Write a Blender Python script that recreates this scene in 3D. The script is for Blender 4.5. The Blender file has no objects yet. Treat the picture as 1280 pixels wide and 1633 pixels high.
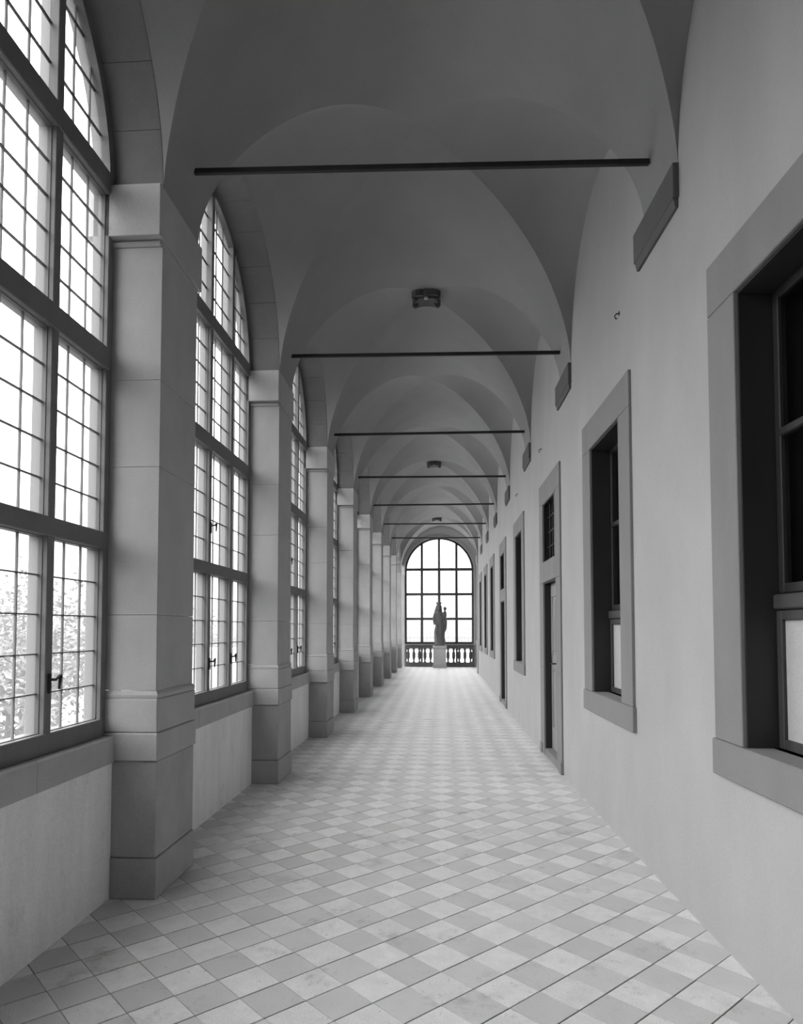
import bpy, bmesh, math, random
from mathutils import Vector, Matrix
random.seed(7)
S = bpy.context.scene
PI = math.pi

# ---------------------------------------------------------------- camera
F_PX, PPX, PPY, W_PX, H_PX = 1097.0, 632.0, 955.36, 1280.0, 1633.0
YAW, PITCH = 0.0668, 0.04385
cam_d = bpy.data.cameras.new('camera')
cam = bpy.data.objects.new('camera', cam_d)
S.collection.objects.link(cam)
fw = Vector((-math.sin(YAW)*math.cos(PITCH), math.cos(YAW)*math.cos(PITCH), math.sin(PITCH)))
rt = Vector((math.cos(YAW), math.sin(YAW), 0))
up = rt.cross(fw)
cam.matrix_world = Matrix(((rt.x, up.x, -fw.x, 0), (rt.y, up.y, -fw.y, 0), (rt.z, up.z, -fw.z, 1.575), (0, 0, 0, 1)))
cam_d.sensor_fit = 'HORIZONTAL'
cam_d.sensor_width = 36
cam_d.lens = 36*F_PX/W_PX
cam_d.shift_x = (W_PX/2-PPX)/W_PX
cam_d.shift_y = (PPY-H_PX/2)/W_PX
cam_d.clip_start = 0.05
cam_d.clip_end = 500
S.camera = cam

# ---------------------------------------------------------------- sky and exposure
world = bpy.data.worlds.new('world')
S.world = world
world.use_nodes = True
nt = world.node_tree
nt.nodes.clear()
wo = nt.nodes.new('ShaderNodeOutputWorld')
bg = nt.nodes.new('ShaderNodeBackground')
tc = nt.nodes.new('ShaderNodeTexCoord')
sx = nt.nodes.new('ShaderNodeSeparateXYZ')
rp = nt.nodes.new('ShaderNodeValToRGB')
rp.color_ramp.elements[0].position = 0.0
rp.color_ramp.elements[0].color = (0.13, 0.13, 0.13, 1)
rp.color_ramp.elements[1].position = 1.0
e = rp.color_ramp.elements.new(0.35)
e.color = (0.24, 0.24, 0.24, 1)
rp.color_ramp.elements[1].color = (1.0, 1.0, 1.0, 1)
nt.links.new(tc.outputs['Generated'], sx.inputs[0])
nt.links.new(sx.outputs['Z'], rp.inputs[0])
nt.links.new(rp.outputs[0], bg.inputs['Color'])
nt.links.new(bg.outputs[0], wo.inputs[0])
bg.inputs['Strength'].default_value = 1.0
S.view_settings.view_transform = 'Standard'
S.view_settings.look = 'None'
S.view_settings.gamma = 1
S.view_settings.use_curve_mapping = False
S.view_settings.exposure = 3.05
try:
    S.cycles.max_bounces = 12
    S.cycles.diffuse_bounces = 8
    S.cycles.transparent_max_bounces = 16
    S.cycles.use_denoising = True
except Exception:
    pass

# ---------------------------------------------------------------- materials
def mat(name, v, rough=0.9, var=0.12, scale=3.0, grain=0.06, gscale=90.0, bump=0.15, island=0.0, stretch=None, spec=0.3, stain=0.0, speck=0.0, objvar=0.0):
    m = bpy.data.materials.new(name)
    m.use_nodes = True
    t = m.node_tree
    t.nodes.clear()
    out = t.nodes.new('ShaderNodeOutputMaterial')
    b = t.nodes.new('ShaderNodeBsdfPrincipled')
    t.links.new(b.outputs[0], out.inputs[0])
    b.inputs['Roughness'].default_value = rough
    b.inputs['Specular IOR Level'].default_value = spec
    g = t.nodes.new('ShaderNodeNewGeometry')
    src = g.outputs['Position']
    if stretch:
        mp = t.nodes.new('ShaderNodeMapping')
        mp.inputs['Scale'].default_value = stretch
        t.links.new(src, mp.inputs['Vector'])
        src = mp.outputs[0]
    n1 = t.nodes.new('ShaderNodeTexNoise')
    n1.inputs['Scale'].default_value = scale
    n1.inputs['Detail'].default_value = 5
    n1.inputs['Roughness'].default_value = 0.6
    t.links.new(src, n1.inputs['Vector'])
    n2 = t.nodes.new('ShaderNodeTexNoise')
    n2.inputs['Scale'].default_value = gscale
    n2.inputs['Detail'].default_value = 3
    t.links.new(g.outputs['Position'], n2.inputs['Vector'])
    def mth(op, a, b_):
        k = t.nodes.new('ShaderNodeMath')
        k.operation = op
        for i, x in enumerate((a, b_)):
            if isinstance(x, (int, float)):
                k.inputs[i].default_value = x
            else:
                t.links.new(x, k.inputs[i])
        return k.outputs[0]
    a = mth('MULTIPLY', mth('SUBTRACT', n1.outputs['Fac'], 0.5), 4*var)
    c = mth('MULTIPLY', mth('SUBTRACT', n2.outputs['Fac'], 0.5), 4*grain)
    tot = mth('ADD', mth('ADD', a, c), 1.0)
    if island:
        tot = mth('ADD', tot, mth('MULTIPLY', mth('SUBTRACT', g.outputs['Random Per Island'], 0.5), 2*island))
    if objvar:
        oi = t.nodes.new('ShaderNodeObjectInfo')
        tot = mth('ADD', tot, mth('MULTIPLY', mth('SUBTRACT', oi.outputs['Random'], 0.5), 2*objvar))
    val = mth('MULTIPLY', tot, v)
    if speck:
        n4 = t.nodes.new('ShaderNodeTexNoise')
        n4.inputs['Scale'].default_value = 26; n4.inputs['Detail'].default_value = 6; n4.inputs['Roughness'].default_value = 0.8
        t.links.new(g.outputs['Position'], n4.inputs['Vector'])
        m4 = t.nodes.new('ShaderNodeMapRange')
        m4.inputs['From Min'].default_value = 0.60; m4.inputs['From Max'].default_value = 0.68
        m4.inputs['To Min'].default_value = 1.0; m4.inputs['To Max'].default_value = 1.0-speck
        t.links.new(n4.outputs['Fac'], m4.inputs['Value'])
        val = mth('MULTIPLY', val, m4.outputs[0])
    if stain:
        n3 = t.nodes.new('ShaderNodeTexNoise')
        n3.inputs['Scale'].default_value = 2.6; n3.inputs['Detail'].default_value = 9; n3.inputs['Roughness'].default_value = 0.75
        t.links.new(g.outputs['Position'], n3.inputs['Vector'])
        mr = t.nodes.new('ShaderNodeMapRange')
        mr.inputs['From Min'].default_value = 0.56; mr.inputs['From Max'].default_value = 0.70
        mr.inputs['To Min'].default_value = 1.0; mr.inputs['To Max'].default_value = 1.0-stain
        t.links.new(n3.outputs['Fac'], mr.inputs['Value'])
        val = mth('MULTIPLY', val, mr.outputs[0])
    cb = t.nodes.new('ShaderNodeCombineColor')
    for i in range(3):
        t.links.new(val, cb.inputs[i])
    t.links.new(cb.outputs[0], b.inputs['Base Color'])
    if bump:
        bp = t.nodes.new('ShaderNodeBump')
        bp.inputs['Strength'].default_value = bump
        bp.inputs['Distance'].default_value = 0.01
        t.links.new(mth('ADD', n2.outputs['Fac'], mth('MULTIPLY', n1.outputs['Fac'], 2.0)), bp.inputs['Height'])
        t.links.new(bp.outputs[0], b.inputs['Normal'])
    return m

M = {}
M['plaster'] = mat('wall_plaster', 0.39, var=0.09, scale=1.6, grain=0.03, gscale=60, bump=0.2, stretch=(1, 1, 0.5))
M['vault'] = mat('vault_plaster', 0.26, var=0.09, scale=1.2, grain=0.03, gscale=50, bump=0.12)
M['parapet'] = mat('parapet_plaster', 0.80, var=0.10, scale=5, grain=0.08, gscale=110, bump=0.5, stretch=(1, 1.6, 0.25), stain=0.15)
M['stone'] = mat('grey_sandstone', 0.40, var=0.10, scale=3.5, grain=0.06, gscale=120, bump=0.3, stretch=(1, 1, 0.6))
M['stone_dark'] = mat('worn_sandstone', 0.36, var=0.12, scale=4, grain=0.07, gscale=120, bump=0.35, stretch=(1, 1, 0.6))
M['sill_stone'] = mat('sill_sandstone', 0.42, var=0.10, scale=4, grain=0.06, gscale=120, bump=0.3)
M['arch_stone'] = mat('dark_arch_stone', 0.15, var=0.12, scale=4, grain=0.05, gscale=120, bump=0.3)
M['rail_stone'] = mat('dark_balustrade_stone', 0.13, var=0.12, scale=5, grain=0.05, bump=0.2)
M['frame_dark'] = mat('dark_painted_frame', 0.07, rough=0.6, var=0.1, scale=8, bump=0.1)
M['surround'] = mat('surround_sandstone', 0.22, var=0.08, scale=3, grain=0.04, gscale=100, bump=0.2, stretch=(1, 1, 0.4))
M['tile_light'] = mat('light_cement_tile', 0.69, rough=0.6, var=0.10, scale=9, grain=0.17, gscale=170, bump=0.15, island=0.05, stain=0.4, speck=0.5, objvar=0.05)
M['tile_dark'] = mat('grey_cement_tile', 0.565, rough=0.5, var=0.06, scale=5, grain=0.07, gscale=150, bump=0.1, island=0.05, stain=0.35, speck=0.35, objvar=0.06)
M['mortar'] = mat('tile_joint', 0.08, var=0.1, bump=0)
M['wood'] = mat('painted_window_wood', 0.15, rough=0.6, var=0.12, scale=8, grain=0.05, bump=0.1, stretch=(1, 1, 0.15))
M['wood_dark'] = mat('dark_stained_wood', 0.028, rough=0.5, var=0.15, scale=8, grain=0.06, bump=0.1, stretch=(1, 1, 0.15))
M['wood_brown'] = mat('brown_window_wood', 0.055, rough=0.55, var=0.15, scale=8, grain=0.05, bump=0.1, stretch=(1, 1, 0.15))
M['wood_mid'] = mat('door_wood', 0.26, rough=0.55, var=0.15, scale=8, grain=0.06, bump=0.12, stretch=(1, 1, 0.15))
M['iron'] = mat('wrought_iron', 0.02, rough=0.6, var=0.2, scale=20, bump=0.1)
M['lead'] = mat('lead_glazing_bar', 0.05, rough=0.6, var=0.1, scale=20, bump=0)
M['boss'] = mat('dark_carved_stone', 0.10, var=0.2, scale=10, bump=0.4)
M['statue'] = mat('statue_stone', 0.13, var=0.12, scale=6, grain=0.05, bump=0.3)
M['slab_stone'] = mat('dark_slab_stone', 0.11, var=0.08, scale=3, bump=0.2)
M['frosted'] = mat('whitened_pane', 0.48, rough=0.5, var=0.06, scale=30, grain=0.08, bump=0.1)
M['room'] = mat('room_plaster', 0.25, var=0.05, bump=0)
M['ground'] = mat('gravel_ground', 0.04, var=0.15, scale=0.6, grain=0.1, gscale=20, bump=0)
M['leaf'] = mat('leaf', 0.16, rough=0.5, var=0.1, scale=2, bump=0, island=0.35)
M['bark'] = mat('bark', 0.12, var=0.2, scale=10)
M['garden'] = mat('garden_wall_render', 0.5, var=0.08, scale=2)

def glass_mat(name, refl, haze, tint):
    m = bpy.data.materials.new(name)
    m.use_nodes = True
    t = m.node_tree
    t.nodes.clear()
    out = t.nodes.new('ShaderNodeOutputMaterial')
    tr = t.nodes.new('ShaderNodeBsdfTransparent')
    tr.inputs[0].default_value = (tint, tint, tint, 1)
    gl = t.nodes.new('ShaderNodeBsdfGlossy')
    gl.inputs['Roughness'].default_value = 0.03
    tl = t.nodes.new('ShaderNodeBsdfTranslucent')
    tl.inputs[0].default_value = (0.9, 0.9, 0.9, 1)
    lw = t.nodes.new('ShaderNodeLayerWeight')
    lw.inputs['Blend'].default_value = 0.5
    pw = t.nodes.new('ShaderNodeMath'); pw.operation = 'POWER'; pw.inputs[1].default_value = 5.0
    fr = t.nodes.new('ShaderNodeMath'); fr.operation = 'MULTIPLY_ADD'
    fr.inputs[1].default_value = refl; fr.inputs[2].default_value = 0.03
    t.links.new(lw.outputs['Facing'], pw.inputs[0]); t.links.new(pw.outputs[0], fr.inputs[0])
    m1 = t.nodes.new('ShaderNodeMixShader')
    m1.inputs[0].default_value = haze  # translucent share adds a pale haze imitating glare in the panes
    m2 = t.nodes.new('ShaderNodeMixShader')
    t.links.new(tr.outputs[0], m1.inputs[1])
    t.links.new(tl.outputs[0], m1.inputs[2])
    t.links.new(fr.outputs[0], m2.inputs[0])
    t.links.new(m1.outputs[0], m2.inputs[1])
    t.links.new(gl.outputs[0], m2.inputs[2])
    t.links.new(m2.outputs[0], out.inputs[0])
    return m
M['glass'] = glass_mat('hazy_window_glass', 0.25, 0.05, 0.97)
M['glass_clear'] = glass_mat('clear_window_glass', 0.7, 0.0, 0.9)

# ---------------------------------------------------------------- helpers
def link(o):
    S.collection.objects.link(o)
    return o

def new_obj(name, data, parent=None):
    o = link(bpy.data.objects.new(name, data))
    if parent is not None:
        o.parent = parent
    return o

def empty(name, loc=(0, 0, 0), rz=0.0, parent=None):
    o = new_obj(name, None, parent)
    o.empty_display_size = 0.2
    o.location = loc
    o.rotation_euler = (0, 0, rz)
    return o

def tag(o, label=None, cat=None, group=None, kind=None):
    if label: o['label'] = label
    if cat: o['category'] = cat
    if group: o['group'] = group
    if kind: o['kind'] = kind
    return o

class MB:
    def __init__(s): s.bm = bmesh.new()
    def box(s, x0, x1, y0, y1, z0, z1, c=0.0):
        if c <= 0:
            vs = [s.bm.verts.new(p) for p in ((x0,y0,z0),(x1,y0,z0),(x1,y1,z0),(x0,y1,z0),(x0,y0,z1),(x1,y0,z1),(x1,y1,z1),(x0,y1,z1))]
            for f in ((0,3,2,1),(4,5,6,7),(0,1,5,4),(1,2,6,5),(2,3,7,6),(3,0,4,7)):
                s.bm.faces.new([vs[i] for i in f])
            return s
        t = bmesh.new()
        mtx = Matrix.Translation(((x0+x1)/2, (y0+y1)/2, (z0+z1)/2)) @ Matrix.Diagonal((x1-x0, y1-y0, z1-z0, 1))
        bmesh.ops.create_cube(t, size=1, matrix=mtx)
        bmesh.ops.bevel(t, geom=t.edges[:], offset=c, segments=1, affect='EDGES')
        me = bpy.data.meshes.new('tmp'); t.to_mesh(me); t.free(); s.bm.from_mesh(me); bpy.data.meshes.remove(me)
        return s
    def prism(s, pts, axis, a, b):
        # pts: 2D polygon; axis 0: (y,z) extruded in x; 1: (x,z) in y; 2: (x,y) in z
        def P(p, t):
            return (t, p[0], p[1]) if axis == 0 else ((p[0], t, p[1]) if axis == 1 else (p[0], p[1], t))
        A = [s.bm.verts.new(P(p, a)) for p in pts]
        B = [s.bm.verts.new(P(p, b)) for p in pts]
        s.bm.faces.new(A); s.bm.faces.new(B[::-1])
        n = len(pts)
        for i in range(n):
            s.bm.faces.new((A[i], B[i], B[(i+1) % n], A[(i+1) % n]))
        return s
    def lathe(s, prof, cx=0, cy=0, n=16, sy=1.0):
        rings = []
        for r, z in prof:
            rings.append([s.bm.verts.new((cx+r*math.cos(2*PI*i/n), cy+sy*r*math.sin(2*PI*i/n), z)) for i in range(n)])
        for a, b in zip(rings, rings[1:]):
            for i in range(n):
                s.bm.faces.new((a[i], a[(i+1) % n], b[(i+1) % n], b[i]))
        s.bm.faces.new(rings[0][::-1]); s.bm.faces.new(rings[-1])
        return s
    def tube(s, pts, rad, n=8):
        pts = [Vector(p) for p in pts]
        if isinstance(rad, (int, float)): rad = [rad]*len(pts)
        rings = []
        for i, p in enumerate(pts):
            d = (pts[min(i+1, len(pts)-1)]-pts[max(i-1, 0)]).normalized()
            a = d.orthogonal().normalized() if i == 0 else (a - d*a.dot(d)).normalized()
            b = d.cross(a)
            rings.append([s.bm.verts.new(p+(a*math.cos(2*PI*k/n)+b*math.sin(2*PI*k/n))*rad[i]) for k in range(n)])
        for u, v in zip(rings, rings[1:]):
            for i in range(n):
                s.bm.faces.new((u[i], u[(i+1) % n], v[(i+1) % n], v[i]))
        s.bm.faces.new(rings[0][::-1]); s.bm.faces.new(rings[-1])
        return s
    def quad(s, *p):
        s.bm.faces.new([s.bm.verts.new(q) for q in p]); return s
    def mesh(s, name, m, smooth=False, fix=True):
        if fix: bmesh.ops.recalc_face_normals(s.bm, faces=s.bm.faces[:])
        me = bpy.data.meshes.new(name)
        s.bm.to_mesh(me); s.bm.free()
        me.materials.append(M[m])
        if smooth:
            for p in me.polygons: p.use_smooth = True
        return me
    def build(s, name, m, parent=None, smooth=False, loc=None, fix=True):
        o = new_obj(name, s.mesh(name, m, smooth, fix), parent)
        if loc: o.location = loc
        return o

# ---------------------------------------------------------------- plan of the gallery
BAY, Y0 = 3.0, 4.28                 # pier centres at Y0 + BAY*k
XL = -1.69                          # inner face of the arcade
ZS = 4.26                           # springing of arches and vault
HC = 5.93                           # crown of the vault
AR = 1.2                            # arch radius
Y_BACK, Y_END, Y_RW = -0.72, 29.1, 24.6
def XR(y):                          # the inner long wall is slightly bowed
    return 1.27+0.22*math.exp(-(max(y, 2.0)-1.5)/3.2)
def wall_rz(y):
    return -math.atan((XR(y+0.3)-XR(y-0.3))/0.6)

# ---------------------------------------------------------------- floor with diagonal tiles
floor = MB().box(-2.12, 1.62, Y_BACK-0.2, Y_END+0.3, -0.2, -0.005).build('floor', 'mortar')
tag(floor, kind='structure')
TS = 0.202; TX, TY = -0.583, 3.532; R2 = math.sqrt(0.5)
def tile_corner(i, k):
    return (TX+TS*(i+k)*R2, TY+TS*(i-k)*R2)
def tile_mesh(name, m):
    # joints running one way are wider than those running the other way
    g1, g2 = 0.0034, 0.0013
    h = TS/2
    d1, d2 = Vector((R2, R2)), Vector((R2, -R2))
    pts = [d1*(sa*(h-g2))+d2*(sb*(h-g1)) for sa, sb in ((-1, -1), (1, -1), (1, 1), (-1, 1))]
    b = MB()
    top = [b.bm.verts.new((p.x*0.992, p.y*0.992, 0.0)) for p in pts]
    mid = [b.bm.verts.new((p.x, p.y, -0.0012)) for p in pts]
    bot = [b.bm.verts.new((p.x, p.y, -0.006)) for p in pts]
    b.bm.faces.new(top)
    for i in range(4):
        j = (i+1) % 4
        b.bm.faces.new((top[i], top[j], mid[j], mid[i])); b.bm.faces.new((mid[i], mid[j], bot[j], bot[i]))
    return b.mesh(name, m)
t_mesh = [tile_mesh('tile', 'tile_dark'), tile_mesh('tile', 'tile_light')]
def clip_poly(poly, planes):
    for (nx, ny, d) in planes:                     # keep nx*x+ny*y <= d
        out = []
        for a, b in zip(poly, poly[1:]+poly[:1]):
            da, db = nx*a[0]+ny*a[1]-d, nx*b[0]+ny*b[1]-d
            if da <= 0: out.append(a)
            if (da < 0) != (db < 0) and da != db:
                t = da/(da-db); out.append((a[0]+t*(b[0]-a[0]), a[1]+t*(b[1]-a[1])))
        poly = out
        if len(poly) < 3: return []
    return poly
cands = []
for i in range(-40, 140):
    for k in range(-140, 60):
        ax, ay = tile_corner(i+0.5, k+0.5)
        xmin, xmax = -2.0, XR(ay)
        if ay < Y_BACK-0.1 or ay > Y_END+0.1 or ax < -2.1 or ax > XR(ay)+0.15: continue
        v = Vector((ax, ay, -1.575)); z = v.dot(fw)
        seen = z > 0.5 and -40 < PPX+F_PX*v.dot(rt)/z < W_PX+20 and PPY-F_PX*v.dot(up)/z < H_PX+25
        cands.append((ay if seen else 1e3+ay, i, k, ax, ay))
cands.sort()
far = {0: MB(), 1: MB()}
n_single = 0
for key, i, k, ax, ay in cands:
    kind = (i+k) % 2
    poly = [tile_corner(i, k), tile_corner(i+1, k), tile_corner(i+1, k+1), tile_corner(i, k+1)]
    poly = [(ax+(x-ax)*0.976, ay+(y-ay)*0.976) for x, y in poly]
    xr = XR(ay)+0.01 if ay < Y_RW else 1.56
    slope = (XR(ay+0.1)-XR(ay-0.1))/0.2 if ay < Y_RW else 0
    cl = clip_poly(poly, [(1, -slope, xr-slope*ay), (-1, 0, 1.96), (0, 1, Y_END)])
    if len(cl) < 3: continue
    whole = len(cl) == 4 and all(abs(a[0]-b[0])+abs(a[1]-b[1]) < 1e-6 for a, b in zip(sorted(cl), sorted(poly)))
    if key < 900 and n_single < 300:
        n_single += 1
        if whole:
            o = new_obj('tile', t_mesh[kind], floor); o.location = (ax, ay, random.uniform(-0.0008, 0.0004))
            o.rotation_euler = (random.uniform(-1, 1)*0.002, random.uniform(-1, 1)*0.002, 0)
        else:
            MB().prism([(x-ax, y-ay) for x, y in cl], 2, -0.006, 0).build('tile', ('tile_dark', 'tile_light')[kind], floor, loc=(ax, ay, 0))
    else:
        b = far[kind]
        T = [b.bm.verts.new((x, y, 0.0)) for x, y in cl]; B = [b.bm.verts.new((x, y, -0.006)) for x, y in cl]
        b.bm.faces.new(T)
        for q in range(len(cl)):
            b.bm.faces.new((T[q], T[(q+1) % len(cl)], B[(q+1) % len(cl)], B[q]))
for kind in (0, 1):
    tag(far[kind].build('distant_tiles', ('tile_dark', 'tile_light')[kind], floor), kind='stuff')

# ---------------------------------------------------------------- vault
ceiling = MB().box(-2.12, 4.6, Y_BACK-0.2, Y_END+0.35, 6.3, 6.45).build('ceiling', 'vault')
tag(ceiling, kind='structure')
HM = HC-ZS
def Pm(u): return max(0.0, 1-abs(u)**1.8)**(1/1.7)
def Hc(u): return HM-(HM-1.19)*abs(u)**3.5
def vg(u):
    r = min(1.0, Pm(u)*HM/Hc(u))
    return math.sqrt(max(0.0, 1-r*r))
def vault_bay(k):
    yc = Y0+1.5+BAY*k
    ya, yb = yc-1.5, yc+1.5
    if k == 7: yb = Y_END+0.05
    N = 40
    us = [math.sin(PI*(j/N-0.5)) for j in range(N+1)]
    def P(u, y, z):
        xr = XR(y) if k < 7 else 1.27+0.3*min(1, max(0, (y-ya)/0.6))
        xm, a = (XL+xr)/2, (xr-XL)/2
        return (xm+a*u, y, z)
    b = MB()
    def grid(rows):
        V = [[b.bm.verts.new(p) for p in r] for r in rows]
        for r, q in zip(V, V[1:]):
            for i in range(len(r)-1):
                b.bm.faces.new((r[i], r[i+1], q[i+1], q[i]))
    def main(y_edge, sgn):
        rows = []
        for u in us:
            g = yc+sgn*AR*vg(u)
            rows.append([P(u, y_edge+(g-y_edge)*t/5, ZS+HM*Pm(u)) for t in range(6)])
        grid(rows)
    main(ya, -1); main(yb, 1)
    for half in (us[:N//2+1], us[N//2:]):
        rows = []
        for u in half:
            g = vg(u); th = math.asin(min(1, g)); row = []
            for j in range(25):
                v = math.sin(-th+2*th*j/24)
                z = ZS+Hc(u)*math.sqrt(max(0, 1-v*v)) if 0 < j < 24 else ZS+HM*Pm(u)
                row.append(P(u, yc+AR*v, z))
            rows.append(row)
        grid(rows)
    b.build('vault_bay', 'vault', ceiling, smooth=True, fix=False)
for k in range(-2, 8): vault_bay(k)

# ---------------------------------------------------------------- arcade wall on the left
wl = MB()
RO = AR+0.20
for k in range(-1, 8):
    yc = Y0+1.5+BAY*k
    ya, yb = yc-1.5, yc+1.5
    pts = [(yc-RO*math.cos(PI*j/32), ZS+RO*math.sin(PI*j/32)) for j in range(33)]
    # inner and outer faces, as strips from the arch up to the top
    for x in (XL-0.005, -2.12):
        wl.quad((x, ya, ZS), (x, pts[0][0], ZS), (x, pts[0][0], 6.3), (x, ya, 6.3))
        wl.quad((x, pts[-1][0], ZS), (x, yb, ZS), (x, yb, 6.3), (x, pts[-1][0], 6.3))
        for a, b in zip(pts, pts[1:]):
            wl.quad((x, a[0], a[1]), (x, b[0], b[1]), (x, b[0], 6.3), (x, a[0], 6.3))
    for a, b in zip(pts, pts[1:]):
        wl.quad((XL-0.005, *a), (XL-0.005, *b), (-2.12, *b), (-2.12, *a))
wl.box(-2.12, XL-0.005, Y_BACK-0.2, Y0-4.5, 0, 6.3)  # unseen windowless stretch, closed off to darken the near bays
wl.box(-2.12, XL-0.005, Y0+22.5, Y0+24, ZS, 6.3)
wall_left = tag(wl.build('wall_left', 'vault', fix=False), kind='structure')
# arch stones
NV = 11
vm = MB()
da = PI/NV/2-0.0012
arc = [(-da+2*da*j/4) for j in range(5)]
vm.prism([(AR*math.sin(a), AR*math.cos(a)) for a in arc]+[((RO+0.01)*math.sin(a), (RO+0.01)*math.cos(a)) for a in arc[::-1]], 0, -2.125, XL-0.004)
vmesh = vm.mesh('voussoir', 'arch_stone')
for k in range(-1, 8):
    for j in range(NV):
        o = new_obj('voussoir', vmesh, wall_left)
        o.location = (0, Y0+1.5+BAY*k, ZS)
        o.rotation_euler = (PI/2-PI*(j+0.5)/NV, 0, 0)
# parapets with stone sills between the piers
pm = MB().box(-2.12, -1.95, -1.2, 1.2, 0, 0.79).mesh('parapet', 'parapet')
def sill_mesh(a, b):
    return MB().prism([(-1.935, 0.79), (-1.935, 0.935), (-1.945, 0.945), (-2.18, 0.945), (-2.18, 0.79)], 1, a, b).mesh('sill_stone', 'sill_stone')
sm = [sill_mesh(-1.2, -0.392), sill_mesh(-0.388, 0.418), sill_mesh(0.422, 1.2)]
for k in range(-1, 8):
    p = new_obj('parapet', pm, wall_left); p.location = (0, Y0+1.5+BAY*k, 0)
    for q in sm: new_obj('sill_stone', q, p)

# ---------------------------------------------------------------- stone piers
def course(z0, z1, px, py, back=-0.43, c=0.006):
    return MB().box(back, px, -0.30-py, 0.30+py, z0+0.001, z1-0.001, c)
PART = [
    ('plinth_block', course(0.0, 0.235, 0.010, 0.008).mesh('plinth_block', 'stone_dark')),
    ('pedestal_block', course(0.235, 0.80, 0.002, 0.0).mesh('pedestal_block', 'stone_dark')),
    ('pedestal_cap', course(0.80, 0.965, 0.010, 0.018).mesh('pedestal_cap', 'stone')),
    ('base_block', course(0.965, 1.165, 0.004, 0.008).mesh('base_block', 'stone')),
    ('shaft_block', course(1.212, 1.66, -0.012, -0.004, c=0.0015).mesh('shaft_block', 'stone')),
    ('shaft_block', course(1.66, 2.55, -0.012, -0.004, c=0.0015).mesh('shaft_block', 'stone')),
    ('shaft_block', course(2.55, 3.08, -0.012, -0.004, c=0.0015).mesh('shaft_block', 'stone')),
    ('shaft_block', course(3.08, 3.90, -0.012, -0.004, c=0.0015).mesh('shaft_block', 'stone')),
    ('impost', course(3.94, 4.26, -0.004, 0.06, back=-0.46, c=0.003).mesh('impost', 'stone')),
]
mb = MB()
prof = [(-0.004, 1.165), (0.0, 1.175), (0.002, 1.186), (-0.002, 1.198), (-0.011, 1.212)]
for (a, za), (b_, zb) in zip(prof, prof[1:]):
    # stepped roll moulding around three faces
    y0a, y0b = 0.304+a, 0.304+b_
    A = [(-0.43, -y0a, za), (a, -y0a, za), (a, y0a, za), (-0.43, y0a, za)]
    B = [(-0.43, -y0b, zb), (b_, -y0b, zb), (b_, y0b, zb), (-0.43, y0b, zb)]
    for i in range(3): mb.quad(A[i], A[i+1], B[i+1], B[i])
PART.append(('base_moulding', mb.mesh('base_moulding', 'stone')))
PART.append(('necking', MB().box(-0.44, -0.0125, -0.312, 0.312, 3.901, 3.939, 0.010).mesh('necking', 'stone')))
ORD = ['first', 'second', 'third', 'fourth', 'fifth', 'sixth', 'seventh', 'eighth', 'ninth']
for k in range(-1, 9):
    y = Y0+BAY*k
    p = empty('stone_pier', (-1.68, y, 0))
    for name, me in PART:
        o = new_obj(name, me, p)
        if random.random() < 0.4: o.scale = (1, 1.0, 1)
    if k == -1: lab = 'unseen stone pier before the nearest arched window, kept to block light'  # out of view; kept for the light it blocks
    elif k == 0: lab = 'large grey stone pier standing closest to the camera on the left'
    elif k == 8: lab = 'last stone pier, against the end wall beside the balustrade'
    else: lab = '%s stone pier on the left counted from the camera' % ORD[k]
    tag(p, lab, 'pier', 'stone piers between the arched windows')

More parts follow.
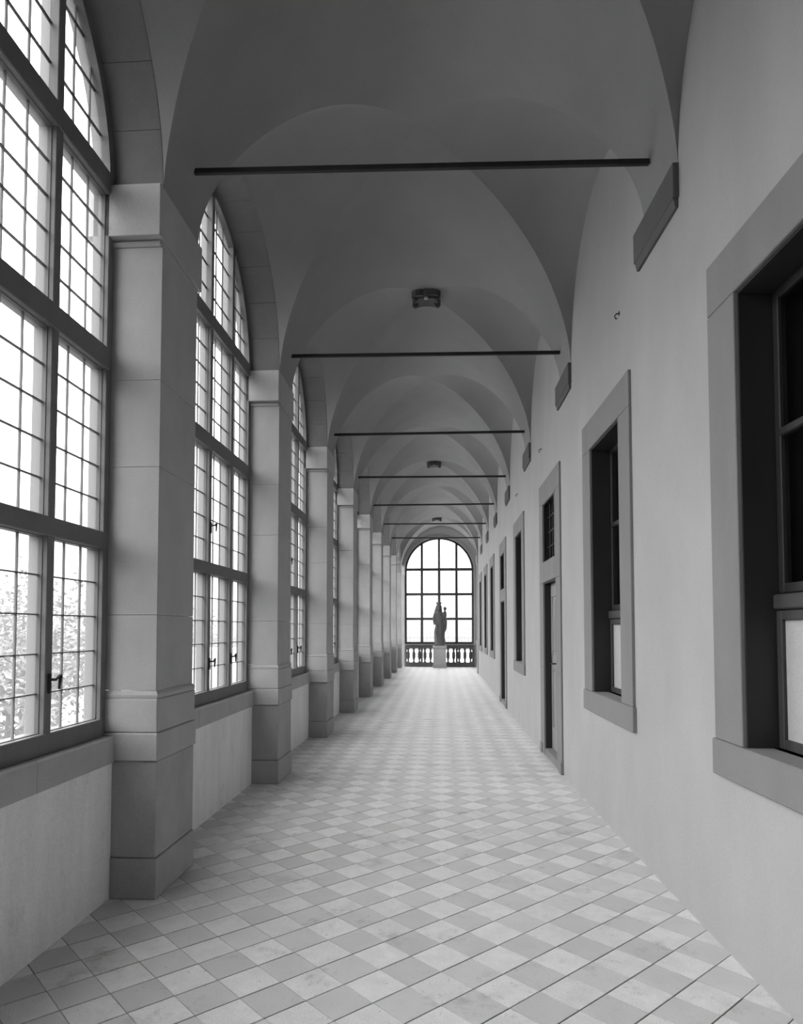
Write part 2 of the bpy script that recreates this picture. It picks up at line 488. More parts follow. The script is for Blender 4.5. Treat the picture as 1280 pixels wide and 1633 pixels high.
# ---------------------------------------------------------------- arched windows
def clip_arch(poly, R, zs):
    planes = []
    for j in range(25):
        a = PI*j/24
        planes.append((math.cos(a), math.sin(a), R+math.sin(a)*zs))
    return clip_poly(poly, planes)
def arched_window(name, loc, rz, half, R, zs, rows, stile, mull, fd, single, trans_w, sill_z, ncol=3, nrow=5, bar=0.0055, rail_top=1.05, wd='wood'):
    w = tag(empty(name, loc, rz), kind='structure')
    # frame: stiles, bottom rail and curved head
    b = MB()
    x0, x1 = -0.055, fd
    b.box(x0, x1, -half, -half+stile, sill_z, zs, 0.004).box(x0, x1, half-stile, half, sill_z, zs, 0.004)
    b.box(x0, x1+0.008, -half+stile, half-stile, sill_z, rail_top, 0.004)
    n = 28
    for j in range(n):
        a0, a1 = PI*j/n, PI*(j+1)/n
        b.prism([(R*math.cos(a0), zs+R*math.sin(a0)), (R*math.cos(a1), zs+R*math.sin(a1)), ((R-stile)*math.cos(a1), zs+(R-stile)*math.sin(a1)), ((R-stile)*math.cos(a0), zs+(R-stile)*math.sin(a0))], 0, x0, x1)
    b.build('frame', wd, w)
    ms = [half*(-0.5), 0.0, half*0.5]
    for u in ms:
        top = zs+math.sqrt((R-stile*0.5)**2-u*u)
        b = MB().box(x0, x1, u-mull/2, u+mull/2, rail_top-0.01, top, 0.004)
        b.build('mullion', wd, w)
    for za, zb in zip([r[1] for r in rows[:-1]], [r[0] for r in rows[1:]]):
        MB().box(x0, x1+0.006, -half+stile*0.5, half-stile*0.5, za, zb, 0.005).build('transom', wd, w)
    edges = [(-half+stile, ms[0]-mull/2), (ms[0]+mull/2, ms[1]-mull/2), (ms[1]+mull/2, ms[2]-mull/2), (ms[2]+mull/2, half-stile)]
    for za, zb in rows:
        for ua, ub in edges:
            arch = zb > zs+0.3
            RR = R-stile+0.01
            zt = lambda u: min(zb, zs+math.sqrt(max(0, RR*RR-u*u))) if arch else zb
            b = MB()
            cu, cz = (ub-ua)/ncol, (zb-za)/nrow
            for c in range(1, ncol):
                u = ua+cu*c
                b.box(-0.006, 0.008, u-bar/2, u+bar/2, za, max(za+0.01, zt(u)))
            for r in range(1, nrow):
                z = za+cz*r
                if arch and z > zs:
                    m_ = math.sqrt(max(0, RR*RR-(z-zs)**2)); a_, b2 = max(ua, -m_), min(ub, m_)
                else: a_, b2 = ua, ub
                if b2-a_ > 0.02: b.box(-0.006, 0.010, a_, b2, z-bar*0.6, z+bar*0.6)
            if not arch:
                e = 0.004
                b.box(-0.01, 0.012, ua, ua+e, za, zb).box(-0.02, 0.022, ub-e, ub, za, zb).box(-0.02, 0.022, ua+e, ub-e, za, za+e).box(-0.02, 0.022, ua+e, ub-e, zb-e, zb)
            s = b.build('sash', 'lead' if arch else 'wood', w)
            if single:
                cells = [(ua+cu*c, ua+cu*(c+1), za+cz*r, za+cz*(r+1)) for c in range(ncol) for r in range(nrow)]
            else:
                cells = [(ua, ub, za, zb)]
            for (a, b_, c, d) in cells:
                poly = [(a, c), (b_, c), (b_, d), (a, d)]
                if arch: poly = clip_arch(poly, RR, zs)
                if len(poly) < 3: continue
                tilt = random.uniform(-1, 1)*0.0006
                MB().prism(poly, 0, -0.0015+tilt, 0.0015+tilt).build('pane', 'glass', s)
    return w
ROWS = [(1.05, 2.05), (2.15, 3.13), (3.26, 4.20), (4.33, 5.40)]
for k in range(-1, 8):
    w = arched_window('window_%d' % (k+2), (-2.045, Y0+1.5+BAY*k, 0), 0, 1.2, 1.2, ZS, ROWS, 0.06, 0.062, 0.05, k <= 1, 0.1, 0.945)
    # iron catches on the opening casements
    for u, z in ((0.0, 1.28), (0.60, 1.30), (0.0, 2.45)):
        b = MB().box(0.05, 0.062, u-0.010, u+0.010, z-0.05, z+0.05, 0.003)
        b.tube([(0.06, u, z+0.02), (0.09, u, z+0.02), (0.095, u+0.03, z+0.045), (0.095, u+0.02, z-0.03)], [0.008, 0.008, 0.010, 0.006], 6)
        b.build('window_catch', 'iron', w)

# ---------------------------------------------------------------- inner long wall on the right
openings = []      # centre y, half width, z ranges
WIN = [2.83, 5.68, 11.56, 17.65, 20.3, 22.95]
DOOR = [8.36, 14.56]
OW = 0.46
for y in WIN: openings.append((y, OW+0.06, [(0.95, 3.22)]))
for y in DOOR: openings.append((y, OW+0.06, [(0.0, 3.22)]))
br = set([Y_BACK-0.2, Y_RW])
y = Y_BACK
while y < Y_RW:
    br.add(round(y, 3)); y += 0.4
for c, h, _ in openings: br.add(c-h); br.add(c+h)
br = sorted(br)
br2 = [br[0]]
for y in br[1:]:
    if y-br2[-1] > 0.02 or any(abs(abs(y-c)-h) < 1e-6 for c, h, _ in openings): br2.append(y)
b = MB()
for a, c in zip(br2, br2[1:]):
    m_ = (a+c)/2; holes = []
    for oc, h, zr in openings:
        if abs(m_-oc) < h: holes = zr
    z = 0.0
    for h0, h1 in holes+[(6.3, 6.3)]:
        if h0 > z:
            nz = max(1, int((h0-z)/0.6))
            for q in range(nz):
                z0, z1 = z+(h0-z)*q/nz, z+(h0-z)*(q+1)/nz
                b.quad((XR(a), a, z0), (XR(c), c, z0), (XR(c), c, z1), (XR(a), a, z1))
        z = h1
# end of the wall: return and the recessed last bay
b.quad((XR(Y_RW), Y_RW, 0), (1.57, Y_RW, 0), (1.57, Y_RW, 6.3), (XR(Y_RW), Y_RW, 6.3))
b.quad((1.57, Y_RW, 0), (1.57, Y_END, 0), (1.57, Y_END, 6.3), (1.57, Y_RW, 6.3))
bmesh.ops.remove_doubles(b.bm, verts=b.bm.verts[:], dist=1e-5)
wall_right = tag(b.build('wall_right', 'plaster', fix=False), kind='structure')
# the dark rooms behind it
b = MB()
X2 = 4.5
for a, c in zip(br2, br2[1:]):
    for z in (-0.01, 3.7):
        b.quad((XR(a), a, z), (XR(c), c, z), (X2, c, z), (X2, a, z))
b.quad((X2, br2[0], -0.01), (X2, Y_RW, -0.01), (X2, Y_RW, 3.7), (X2, br2[0], 3.7))
for y in (br2[0], Y_RW):
    b.quad((XR(y), y, -0.01), (X2, y, -0.01), (X2, y, 3.7), (XR(y), y, 3.7))
for y in (4.3, 7.1, 9.9, 13.0, 16.2, 19.0, 21.6):
    b.quad((XR(y)+0.02, y, -0.01), (X2, y, -0.01), (X2, y, 3.7), (XR(y)+0.02, y, 3.7))
tag(b.build('wall_inner_rooms', 'room', fix=False), kind='structure')

def surround(w, door):
    OH = 0.745
    D = 0.02
    jw = OH-OW
    # local x: 0 = wall face, negative into the gallery; local y along the wall
    z0 = 0.0 if door else 1.03
    for s in (-1, 1):
        a, c = (OW, OH) if s > 0 else (-OH, -OW)
        zs_ = [z0, 1.1, 2.16, 3.17] if door else [z0, 3.17]
        for q0, q1 in zip(zs_, zs_[1:]):
            MB().box(-D, 0.10, a, c, q0+0.0008, q1-0.0008, 0.004).build('jamb_stone', 'surround', w)
    MB().box(-D, 0.10, -OH, OH, 3.171, 3.43, 0.004).build('lintel', 'surround', w)
    if door:
        MB().box(-D, 0.10, -OW, OW, 2.165, 2.42, 0.004).build('lintel', 'surround', w)
        MB().box(-0.012, 0.30, -OW, OW, 0.0, 0.085, 0.006).build('threshold', 'surround', w)
        for s in (-1, 1):
            MB().box(-D-0.012, 0.0, s*(OH-0.14) if s > 0 else -OH-0.004, OH+0.004 if s > 0 else -(OH-0.14), 0.0, 0.13, 0.004).build('jamb_base', 'surround', w)
    else:
        MB().box(-D-0.008, 0.12, -OH-0.02, OH+0.02, 0.855, 1.03, 0.005).build('sill', 'surround', w)

def lining(w, z0, z1, d0, d1, th=0.012):
    b = MB()
    for s in (-1, 1):
        a, c = (OW-th, OW+0.055) if s > 0 else (-OW-0.055, -OW+th)
        b.box(d0, d1, a, c, z0, z1)
    b.box(d0, d1, -OW, OW, z1-th, z1+0.04)
    b.build('reveal_lining', 'wood_dark', w)

def casement(w, z0, z1, side, d, rail, kind):
    a, c = (0.0, OW-0.012) if side > 0 else (-OW+0.012, 0.0)
    st = 0.045
    b = MB()
    b.box(d-0.02, d+0.02, a, a+st, z0, z1, 0.004).box(d-0.02, d+0.02, c-st, c, z0, z1, 0.004)
    b.box(d-0.02, d+0.02, a+st, c-st, z0, z0+st, 0.004).box(d-0.02, d+0.02, a+st, c-st, z1-st, z1, 0.004)
    if rail: b.box(d-0.026, d+0.02, a+st, c-st, rail-0.02, rail+0.02, 0.006)
    s = b.build('casement', 'wood_dark' if kind == 'glass_clear' else 'wood_brown', w)
    zz = [z0+st, rail-0.02, rail+0.02, z1-st] if rail else [z0+st, z1-st]
    for q0, q1 in zip(zz[::2], zz[1::2]):
        MB().box(d-0.002, d+0.002, a+st, c-st, q0, q1).build('pane', kind, s)

wn = 10
for y in WIN:
    wn += 1
    w = tag(empty('window_%d' % wn, (XR(y), y, 0), wall_rz(y)), kind='structure')
    surround(w, False)
    lining(w, 1.031, 3.17, 0.0, 0.32)
    casement(w, 1.74, 3.155, 1, 0.175, 2.48, 'glass_clear'); casement(w, 1.74, 3.155, -1, 0.175, 2.48, 'glass_clear')
    if y < 16:
        MB().box(0.125, 0.20, -OW+0.012, OW-0.012, 1.665, 1.735, 0.008).build('transom', 'wood_brown', w)
        casement(w, 1.032, 1.662, 1, 0.16, None, 'frosted'); casement(w, 1.032, 1.662, -1, 0.16, None, 'frosted')
    else:
        casement(w, 1.032, 1.735, 1, 0.175, None, 'glass_clear'); casement(w, 1.032, 1.735, -1, 0.175, None, 'glass_clear')
dn = 0
for y in DOOR:
    dn += 1
    w = tag(empty('door_%d' % dn, (XR(y), y, 0), wall_rz(y)), kind='structure')
    surround(w, True)
    lining(w, 0.086, 2.16, 0.0, 0.25)
    # panelled leaf
    d0, d1 = 0.075, 0.115
    for a, c in ((-OW+0.015, -0.004), (0.004, OW-0.015)):
        b = MB().box(d0+0.012, d1-0.004, a+0.01, c-0.01, 0.10, 2.14)
        for q0, q1 in ((0.09, 0.36), (1.08, 1.26), (1.98, 2.145)): b.box(d0, d1, a, c, q0, q1, 0.003)
        b.box(d0, d1, a, a+0.09, 0.36, 1.98, 0.003).box(d0, d1, c-0.09, c, 0.36, 1.98, 0.003)
        leaf = b.build('door_leaf', 'wood_mid', w)
        for q0, q1 in ((0.40, 1.04), (1.30, 1.94)):
            MB().box(d0+0.002, d0+0.02, a+0.12, c-0.12, q0, q1, 0.008).build('door_panel', 'wood_mid', leaf)
    MB().tube([(d0, 0.05, 1.16), (d0-0.05, 0.05, 1.16), (d0-0.055, 0.14, 1.16)], 0.009, 8).build('door_handle', 'iron', w)
    # grated fanlight above
    lining(w, 2.42, 3.17, 0.0, 0.22, 0.010)
    fr = MB()
    fr.box(-0.026, 0.0, -OW, -OW+0.025, 2.421, 3.169, 0.003).box(-0.026, 0.0, OW-0.025, OW, 2.421, 3.169, 0.003).box(-0.026, 0, -OW, OW, 3.145, 3.169, 0.003)
    fr.build('moulding', 'surround', w)
    for q in range(4):
        u = -OW+2*OW*(q+1)/5
        MB().tube([(0.05, u, 2.41), (0.05, u, 3.17)], 0.010, 8).build('grille_bar', 'iron', w)
    for q in range(3):
        z = 2.42+0.75*(q+1)/4
        MB().tube([(0.05, -OW, z), (0.05, OW, z)], 0.010, 8).build('grille_bar', 'iron', w)
    for s in (-1, 1): casement(w, 2.43, 3.155, s, 0.19, None, 'glass_clear')

# ---------------------------------------------------------------- springer slabs, tie rods, bosses, hooks
for k in range(0, 7):
    y = Y0+0.065+BAY*k
    w = empty('springer_slab', (XR(y), y, 0), wall_rz(y))
    MB().box(-0.035, 0.04, -0.375, 0.375, 4.075, 4.28, 0.004).build('slab', 'slab_stone', w)
    b = MB()
    b.prism([(0.03, 4.02), (-0.018, 4.02), (-0.024, 4.05), (-0.03, 4.073), (0.03, 4.073)], 1, -0.36, 0.36)
    b.build('lower_moulding', 'slab_stone', w)
    if k == 0: lab = 'largest dark stone springer slab, high on the right wall beside nearest window'
    else: lab = '%s dark stone springer slab from the camera high on the right wall' % ORD[k]
    tag(w, lab, 'wall slab', 'stone slabs under the vault feet on the right wall')
for k in range(0, 7):
    y = Y0+0.06+BAY*k
    xr = XR(y)-0.045 if k < 7 else 1.27
    dz = random.uniform(-0.01, 0.01)
    r = empty('tie_rod', (0, y, 4.57 if k == 0 else 4.55))
    b = MB().box(XL+0.01, xr, -0.016, 0.016, -0.018, 0.018, 0.004)
    o = b.build('bar', 'iron', r)
    o.rotation_euler = (0, (0.006, 0.024, 0.013, 0.002, 0.008, 0.0, 0.004, 0.004, 0)[k+1], 0)
    lab = ('thickest and highest iron tie rod, spanning the vault nearest the camera' if k == 0 else
           'iron tie rod across the vault, %s from the camera' % ORD[k])
    tag(r, lab, 'tie rod', 'iron tie rods spanning the vault')
def cartouche(k, lab):
    y = Y0+1.5+BAY*k
    xm = (XL+XR(y))/2
    r = empty('vault_boss', (xm, y, HC)); r.scale = (0.86, 0.9, 1)
    half = [(0.0, 0.16), (0.10, 0.17), (0.15, 0.20), (0.17, 0.17), (0.215, 0.16), (0.185, 0.10), (0.165, 0.02), (0.205, -0.05), (0.215, -0.11), (0.16, -0.17), (0.09, -0.185), (0.04, -0.17), (0.0, -0.20)]
    pts = half+[(-x, y_) for x, y_ in half[-2:0:-1]]
    b = MB().prism(pts, 2, -0.085, -0.01)
    b.build('plaque', 'boss', r)
    b = MB().prism([(x*0.72, y_*0.72) for x, y_ in pts], 2, -0.11, -0.085)
    b.build('inner_field', 'boss', r)
    for s in (-1, 1):
        for yy in (-0.12, 0.13):
            MB().tube([(s*0.20, yy, -0.09), (s*0.17, yy*0.8, -0.115), (s*0.12, yy*0.9, -0.10)], [0.02, 0.03, 0.015], 8).build('scroll', 'boss', r, smooth=True)
    MB().lathe([(0.03, -0.10), (0.032, -0.12), (0.012, -0.13)], 0, -0.14, 12).build('rosette', 'stone', r)
    tag(r, lab, 'vault boss', 'carved bosses on the crown of the vault')
cartouche(1, 'dark carved scroll-edged boss on the vault crown between first two tie rods')
cartouche(4, 'small dark carved boss midway down the vault crown')
cartouche(7, 'tiny dark carved boss on the vault crown just before the end window')
for y, z, lab in ((5.2, 3.96, 'small iron hook high on the wall above the second window'), (8.98, 3.92, 'small iron hook above the first door surround'), (11.73, 3.87, 'small iron hook above third window on the right wall')):
    b = MB().tube([(0.02, 0, 0), (-0.04, 0, -0.005), (-0.06, 0, -0.03), (-0.045, 0, -0.055), (-0.03, 0, -0.05)], 0.007, 8)
    b.tube([(0.01, 0, 0), (-0.008, 0, 0)], 0.022, 10)
    o = b.build('wall_hook', 'iron', None, smooth=True, loc=(XR(y), y, z))
    o.scale = (0.6, 0.6, 0.75)
    tag(o, lab, 'hook', 'iron hooks on the right wall')

# ---------------------------------------------------------------- end wall, window and balustrade
EC, ER, EZ = -0.14, 1.466, 4.02
b = MB()
for y in (Y_END, Y_END+0.3):
    x0, x1 = -2.12, 1.6
    b.quad((x0, y, 0), (EC-ER, y, 0), (EC-ER, y, EZ), (x0, y, EZ)); b.quad((EC+ER, y, 0), (x1, y, 0), (x1, y, EZ), (EC+ER, y, EZ))
    b.quad((x0, y, EZ), (EC-ER, y, EZ), (EC-ER, y, 6.3), (x0, y, 6.3)); b.quad((EC+ER, y, EZ), (x1, y, EZ), (x1, y, 6.3), (EC+ER, y, 6.3))
    for j in range(40):
        a0, a1 = PI*j/40, PI*(j+1)/40
        p, q = (EC+ER*math.cos(a0), EZ+ER*math.sin(a0)), (EC+ER*math.cos(a1), EZ+ER*math.sin(a1))
        b.quad((p[0], y, p[1]), (q[0], y, q[1]), (q[0], y, 6.3), (p[0], y, 6.3))
for j in range(40):
    a0, a1 = PI*j/40, PI*(j+1)/40
    p, q = (EC+ER*math.cos(a0), EZ+ER*math.sin(a0)), (EC+ER*math.cos(a1), EZ+ER*math.sin(a1))
    b.quad((p[0], Y_END, p[1]), (q[0], Y_END, q[1]), (q[0], Y_END+0.3, q[1]), (p[0], Y_END+0.3, p[1]))
for s in (-1, 1): b.quad((EC+s*ER, Y_END, 0), (EC+s*ER, Y_END+0.3, 0), (EC+s*ER, Y_END+0.3, EZ), (EC+s*ER, Y_END, EZ))
wall_end = tag(b.build('wall_end', 'vault', fix=False), kind='structure')
wall_end.data.materials[0] = M['wall_end'] = mat('end_wall_plaster', 0.6, var=0.05, bump=0.1)
b = MB()
for j in range(40):
    a0, a1 = PI*j/40, PI*(j+1)/40
    b.prism([(EC+r*math.cos(a), EZ+r*math.sin(a)) for r, a in ((ER-0.01, a0), (ER+0.12, a0), (ER+0.12, a1), (ER-0.01, a1))], 1, Y_END-0.05, Y_END+0.02)
b.build('archivolt', 'stone', wall_end)
for s in (-1, 1):
    xa, xb = sorted((EC+s*(ER-0.01), EC+s*(ER+0.13)))
    q = MB().box(xa, xb, Y_END-0.06, Y_END+0.02, 1.2, 3.85, 0.004).box(xa, xb, Y_END-0.07, Y_END+0.02, 0, 0.95, 0.004)
    q.build('pilaster_shaft', 'stone', wall_end)
    q = MB().box(xa-0.012, xb+0.012, Y_END-0.085, Y_END+0.02, 3.85, 4.02, 0.012).box(xa-0.01, xb+0.01, Y_END-0.08, Y_END+0.02, 0.95, 1.2, 0.02)
    q.build('pilaster_moulding', 'stone', wall_end)
# pilaster closing the long wall
w = empty('corner_pilaster', (XR(Y_RW), Y_RW+0.16, 0))
MB().box(-0.03, 0.06, -0.14, 0.14, 1.2, 3.9, 0.006).build('shaft', 'stone', w)
MB().box(-0.045, 0.06, -0.16, 0.16, 0.0, 0.95, 0.006).build('pedestal', 'stone', w)
MB().box(-0.06, 0.06, -0.17, 0.17, 0.951, 1.199, 0.03).build('base', 'stone', w)
MB().box(-0.07, 0.06, -0.18, 0.18, 3.901, 4.24, 0.03).build('impost', 'stone', w)
tag(w, 'slim pale pilaster at the far end of the right wall', 'pilaster')

ROWE = [(1.035, 1.97), (2.06, 3.01), (3.11, 4.06), (4.17, 5.40)]
arched_window('window_10', (EC, Y_END+0.14, 0), -PI/2, ER, ER, EZ, ROWE, 0.09, 0.10, 0.05, False, 0.1, 0.945, ncol=4, nrow=5, bar=0.004, rail_top=1.035, wd='frame_dark')

bal = empty('balustrade', (EC, Y_END-0.06, 0))
MB().box(-ER+0.01, ER-0.01, -0.09, 0.09, 0.775, 0.86, 0.012).box(-ER+0.01, ER-0.01, -0.11, 0.11, 0.861, 0.944, 0.02).build('top_rail', 'rail_stone', bal)
MB().box(-ER+0.01, ER-0.01, -0.10, 0.10, 0.0, 0.19, 0.015).build('bottom_rail', 'rail_stone', bal)
posts = [-ER+0.055, -ER/2, 0.0, ER/2, ER-0.055]
for u in posts:
    MB().box(u-0.045, u+0.045, -0.07, 0.07, 0.191, 0.774, 0.006).build('post', 'rail_stone', bal)
pr = [(0.060, 0.191), (0.060, 0.215), (0.040, 0.225), (0.038, 0.27), (0.050, 0.33), (0.070, 0.385), (0.080, 0.42), (0.066, 0.452), (0.060, 0.46), (0.092, 0.468), (0.092, 0.498), (0.060, 0.506), (0.066, 0.514), (0.080, 0.546), (0.070, 0.58), (0.050, 0.636), (0.038, 0.695), (0.040, 0.742), (0.060, 0.75), (0.060, 0.774)]
bme = MB().lathe(pr, 0, 0, 14).mesh('baluster', 'rail_stone', smooth=True)
for a, c in zip(posts, posts[1:]):
    for q in (0, 1, 2):
        u = (a+c)/2+0.235*(q-1)
        o = new_obj('baluster', bme, bal); o.location = (u, 0, 0)
tag(bal, 'stone balustrade with turned balusters under the arched end window', 'balustrade')

# ---------------------------------------------------------------- pedestal and statue
PX, PY = -0.12, 28.42
ped = empty('statue_pedestal', (PX, PY, 0))
MB().box(-0.28, 0.28, -0.24, 0.24, 0.0, 0.10, 0.01).build('plinth', 'stone', ped)
MB().box(-0.265, 0.265, -0.225, 0.225, 0.101, 0.775, 0.006).build('dado', 'stone', ped)
MB().box(-0.285, 0.285, -0.245, 0.245, 0.776, 0.90, 0.015).build('cap', 'stone', ped)
tag(ped, 'square stone pedestal carrying the statue before the balustrade', 'pedestal')

st = empty('statue', (PX, PY, 0.901))
def loft(b, rings, n=48, folds=0.0, nf=9, ph=0.0, tw=2.5):
    R = []
    for (z, cx, cy, rx, ry) in rings:
        r_ = []
        for i in range(n):
            t = 2*PI*i/n
            k = 1+folds*(math.sin(nf*t+ph+tw*z)*0.6+math.sin((nf*2-3)*t-tw*1.7*z)*0.4)*min(1, max(0, (1.25-z)/0.5))
            r_.append(b.bm.verts.new((cx+rx*k*math.cos(t), cy+ry*k*math.sin(t), z)))
        R.append(r_)
    for a, c in zip(R, R[1:]):
        for i in range(n): b.bm.faces.new((a[i], a[(i+1) % n], c[(i+1) % n], c[i]))
    b.bm.faces.new(R[0][::-1]); b.bm.faces.new(R[-1])
def interp(rings, m=5):
    out = []
    for a, c in zip(rings, rings[1:]):
        for j in range(m):
            t = j/m; t = t*t*(3-2*t)*0.5+t*0.5
            out.append(tuple(x+(y_-x)*t for x, y_ in zip(a, c)))
    out.append(rings[-1]); return out
def remesh(o, v):
    m_ = o.modifiers.new('remesh', 'REMESH'); m_.mode = 'VOXEL'; m_.voxel_size = v; m_.use_smooth_shade = True
    s_ = o.modifiers.new('smooth', 'SMOOTH'); s_.factor = 0.5; s_.iterations = 2
b = MB()
# robe and mantle (x to the right of the picture, -y towards the camera)
loft(b, interp([(0.03, -0.01, 0, 0.195, 0.16), (0.12, 0.0, 0, 0.20, 0.165), (0.35, -0.01, 0, 0.205, 0.165), (0.55, 0.0, 0.0, 0.215, 0.165), (0.72, 0.03, 0.0, 0.215, 0.16), (0.90, 0.03, 0.01, 0.19, 0.145), (1.05, 0.0, 0.01, 0.175, 0.13), (1.22, -0.02, 0.01, 0.185, 0.125), (1.34, -0.03, 0.02, 0.17, 0.11), (1.41, -0.03, 0.02, 0.10, 0.08)]), folds=0.075, nf=8)
# mantle hanging from the left arm
loft(b, interp([(0.58, 0.20, 0.0, 0.04, 0.08), (0.72, 0.22, -0.01, 0.07, 0.11), (0.95, 0.225, -0.02, 0.08, 0.12), (1.12, 0.22, -0.02, 0.075, 0.11), (1.20, 0.20, -0.02, 0.04, 0.08)]), n=32, folds=0.12, nf=6)
# diagonal fold ridges of the gown
for j in range(6):
    x0 = -0.16+0.06*j
    b.tube([(x0+0.10, -0.15, 0.06), (x0+0.05, -0.165, 0.35), (x0-0.02+0.02*j, -0.155, 0.72), (x0+0.03, -0.13, 1.0)], [0.022, 0.018, 0.014, 0.008], 8)
# neck, head, face
b.tube([(-0.03, 0.01, 1.36), (-0.03, 0.0, 1.48)], [0.06, 0.05], 14)
loft(b, [(1.43, -0.03, -0.02, 0.025, 0.03), (1.45, -0.03, -0.02, 0.055, 0.065), (1.49, -0.03, -0.01, 0.078, 0.09), (1.54, -0.03, 0.0, 0.088, 0.10), (1.59, -0.03, 0.0, 0.088, 0.098), (1.63, -0.03, 0.0, 0.07, 0.08), (1.655, -0.03, 0.0, 0.02, 0.03)], n=28)
b.tube([(-0.03, -0.082, 1.56), (-0.03, -0.10, 1.525)], [0.008, 0.013], 8)
b.tube([(-0.05, -0.076, 1.495), (-0.01, -0.076, 1.495)], 0.008, 8)
# veil falling to the shoulders
loft(b, interp([(1.28, -0.06, 0.055, 0.20, 0.09), (1.40, -0.055, 0.05, 0.165, 0.085), (1.50, -0.045, 0.035, 0.145, 0.09), (1.60, -0.035, 0.025, 0.125, 0.10), (1.66, -0.03, 0.01, 0.105, 0.09), (1.69, -0.03, 0.01, 0.02, 0.03)]), n=32)
# right arm: shoulder, elbow, forearm, hand
b.tube([(-0.17, 0.0, 1.32), (-0.225, -0.01, 1.15), (-0.215, -0.02, 0.98), (-0.20, -0.07, 0.90), (-0.15, -0.15, 0.90)], [0.07, 0.068, 0.062, 0.058, 0.035], 14)
b.tube([(-0.16, -0.14, 0.90), (-0.12, -0.18, 0.89)], [0.032, 0.024], 10)
for j in range(4): b.tube([(-0.13, -0.175, 0.905-0.012*j), (-0.10, -0.20, 0.895-0.013*j), (-0.08, -0.205, 0.885-0.013*j)], [0.010, 0.009, 0.007], 8)
# left arm cradling the child
b.tube([(0.11, 0.0, 1.32), (0.20, 0.0, 1.18), (0.22, -0.05, 1.08), (0.17, -0.14, 1.10), (0.12, -0.17, 1.12)], [0.07, 0.066, 0.058, 0.045, 0.03], 14)
for j in range(4): b.tube([(0.13, -0.165, 1.135-0.014*j), (0.09, -0.185, 1.14-0.015*j), (0.07, -0.17, 1.14-0.015*j)], [0.011, 0.009, 0.008], 8)
b.box(-0.21, 0.21, -0.17, 0.17, 0.0, 0.05, 0.01)
fig = b.build('figure', 'statue', st, smooth=True); remesh(fig, 0.011)
# crown
b = MB()
b.lathe([(0.088, 1.62), (0.092, 1.64), (0.086, 1.65), (0.088, 1.70), (0.096, 1.745), (0.088, 1.748), (0.05, 1.72)], -0.03, 0.01, 24)
for j in range(8):
    t = 2*PI*j/8
    b.tube([(-0.03+0.090*math.cos(t), 0.01+0.090*math.sin(t), 1.735), (-0.03+0.096*math.cos(t), 0.01+0.096*math.sin(t), 1.79)], [0.030, 0.018], 8)
b.build('crown', 'statue', st)
# child seated on the arm
b = MB()
loft(b, [(1.14, 0.20, -0.08, 0.06, 0.07), (1.20, 0.205, -0.08, 0.085, 0.08), (1.30, 0.205, -0.07, 0.08, 0.065), (1.39, 0.21, -0.065, 0.07, 0.05), (1.42, 0.214, -0.065, 0.03, 0.03)], n=24)
b.tube([(0.214, -0.065, 1.40), (0.216, -0.07, 1.46)], [0.036, 0.034], 12)
loft(b, [(1.44, 0.218, -0.075, 0.02, 0.02), (1.465, 0.218, -0.075, 0.052, 0.054), (1.51, 0.218, -0.07, 0.068, 0.07), (1.555, 0.218, -0.068, 0.064, 0.064), (1.60, 0.218, -0.066, 0.025, 0.028)], n=24)
b.tube([(0.218, -0.125, 1.51), (0.218, -0.135, 1.495)], [0.006, 0.008], 8)
for s in (-1, 1):
    b.tube([(0.21+s*0.03, -0.08, 1.17), (0.20+s*0.035, -0.17, 1.17), (0.195+s*0.035, -0.185, 1.07), (0.19+s*0.035, -0.21, 1.05)], [0.036, 0.03, 0.022, 0.016], 10)
b.tube([(0.165, -0.07, 1.375), (0.12, -0.10, 1.31), (0.07, -0.12, 1.34)], [0.024, 0.02, 0.014], 10)
b.tube([(0.26, -0.07, 1.375), (0.27, -0.11, 1.29), (0.235, -0.16, 1.28)], [0.024, 0.02, 0.014], 10)
ch = b.build('child', 'statue', st, smooth=True); remesh(ch, 0.008)
tag(st, 'stone statue of a crowned veiled woman holding a small child on her arm', 'statue')

# ---------------------------------------------------------------- unseen wall behind the camera, close and dark to dim near bays
tag(MB().box(-2.12, 4.6, Y_BACK-0.4, Y_BACK-0.2, 0, 6.3).build('wall_back_unseen', 'wood_dark'), kind='structure')

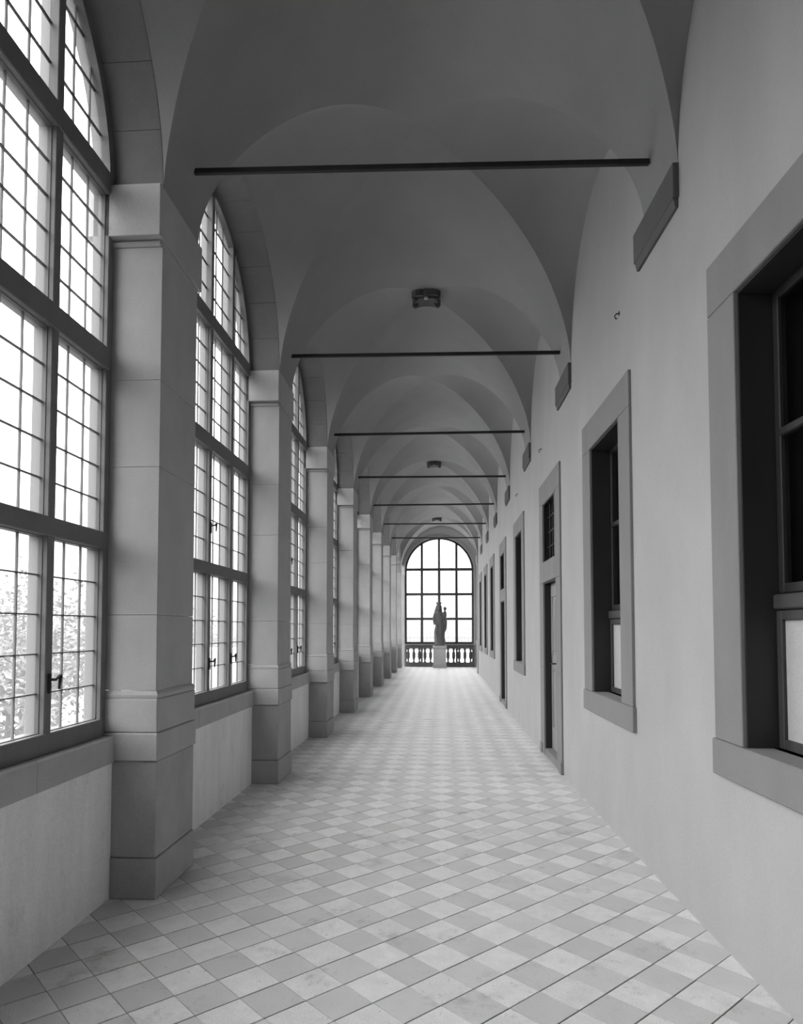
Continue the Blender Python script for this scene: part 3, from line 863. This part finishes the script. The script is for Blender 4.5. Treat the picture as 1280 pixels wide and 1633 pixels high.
# ---------------------------------------------------------------- garden outside
b = MB(); b.quad((-250, -150, -1.2), (250, -150, -1.2), (250, 250, -1.2), (-250, 250, -1.2))
tag(b.build('ground', 'ground'), kind='structure')
M['bounce_court'] = mat('pale_bounce_court', 0.62, var=0.1, scale=0.5, grain=0.1, gscale=15, bump=0)
tag(MB().box(-60, 14, 10.5, 90, -1.3, -1.18).build('bounce_court', 'bounce_court'), kind='structure')  # pale surface added outside to bounce light onto the far vault
gw = empty('garden_wall', (-14, 24, -1.2))
MB().box(-9, 9, -0.15, 0.15, 0, 2.0).build('wall_body', 'garden', gw)
MB().box(-9, 9, -0.22, 0.22, 2.001, 2.12, 0.02).build('coping', 'garden', gw)
tag(gw, 'pale low garden wall seen through the second arched window', 'wall')
def tree(x, y, h, r, seed, lab, n=2600, ls=0.15):
    rnd = random.Random(seed)
    t = empty('garden_tree', (x, y, -1.2))
    b = MB()
    b.tube([(0, 0, 0), (0.04, 0.02, h*0.3), (-0.02, 0.05, h*0.6), (0, 0, h*0.8)], [0.10, 0.08, 0.06, 0.02], 8)
    tips = []
    for j in range(12):
        a = rnd.uniform(0, 2*PI); z0 = h*rnd.uniform(0.2, 0.6); L = r*rnd.uniform(0.5, 0.95)
        p1 = (L*0.5*math.cos(a), L*0.5*math.sin(a), z0+h*0.1); p2 = (L*math.cos(a), L*math.sin(a), z0+h*rnd.uniform(0.1, 0.35))
        b.tube([(0, 0, z0), p1, p2], [0.035, 0.022, 0.008], 6); tips += [p1, p2]
    b.build('trunk', 'bark', t)
    b = MB()
    cl = tips+[(rnd.gauss(0, r*0.35), rnd.gauss(0, r*0.35), h*rnd.uniform(0.45, 1.0)) for _ in range(16)]
    for j in range(n):
        c = Vector(rnd.choice(cl))+Vector((rnd.gauss(0, r*0.17), rnd.gauss(0, r*0.17), rnd.gauss(0, h*0.06)))
        if c.z < 0.1: continue
        d = Vector((rnd.gauss(0, 1), rnd.gauss(0, 1), rnd.gauss(-0.2, 0.6))).normalized()
        s = d.orthogonal().normalized(); s.rotate(Matrix.Rotation(rnd.uniform(0, 6.28), 3, d))
        L = ls*rnd.uniform(0.6, 1.2)
        nn = d.cross(s)*L*0.08
        b.quad(c, c+d*L*0.5+s*L*0.22+nn, c+d*L, c+d*L*0.5-s*L*0.22+nn)
    tag(b.build('foliage', 'leaf', t, fix=False), kind='stuff')
    tag(t, lab, 'tree', 'garden trees outside the windows')
tree(-7.1, 12.2, 3.5, 1.5, 1, 'broad-leaved garden tree outside the nearest window, left part')
tree(-9.6, 15.2, 3.9, 1.6, 2, 'leafy tree outside the nearest window, behind its right-hand casements')
tree(-6.0, 9.2, 2.1, 0.9, 3, 'low leafy bush close outside the nearest window', n=900, ls=0.2)
tree(-13.5, 21.0, 3.6, 1.8, 4, 'distant garden tree farther off beyond the nearest window', n=2200)
tree(-12.5, 33.0, 3.6, 2.0, 5, 'faint distant tree beyond the garden wall', n=1800, ls=0.22)
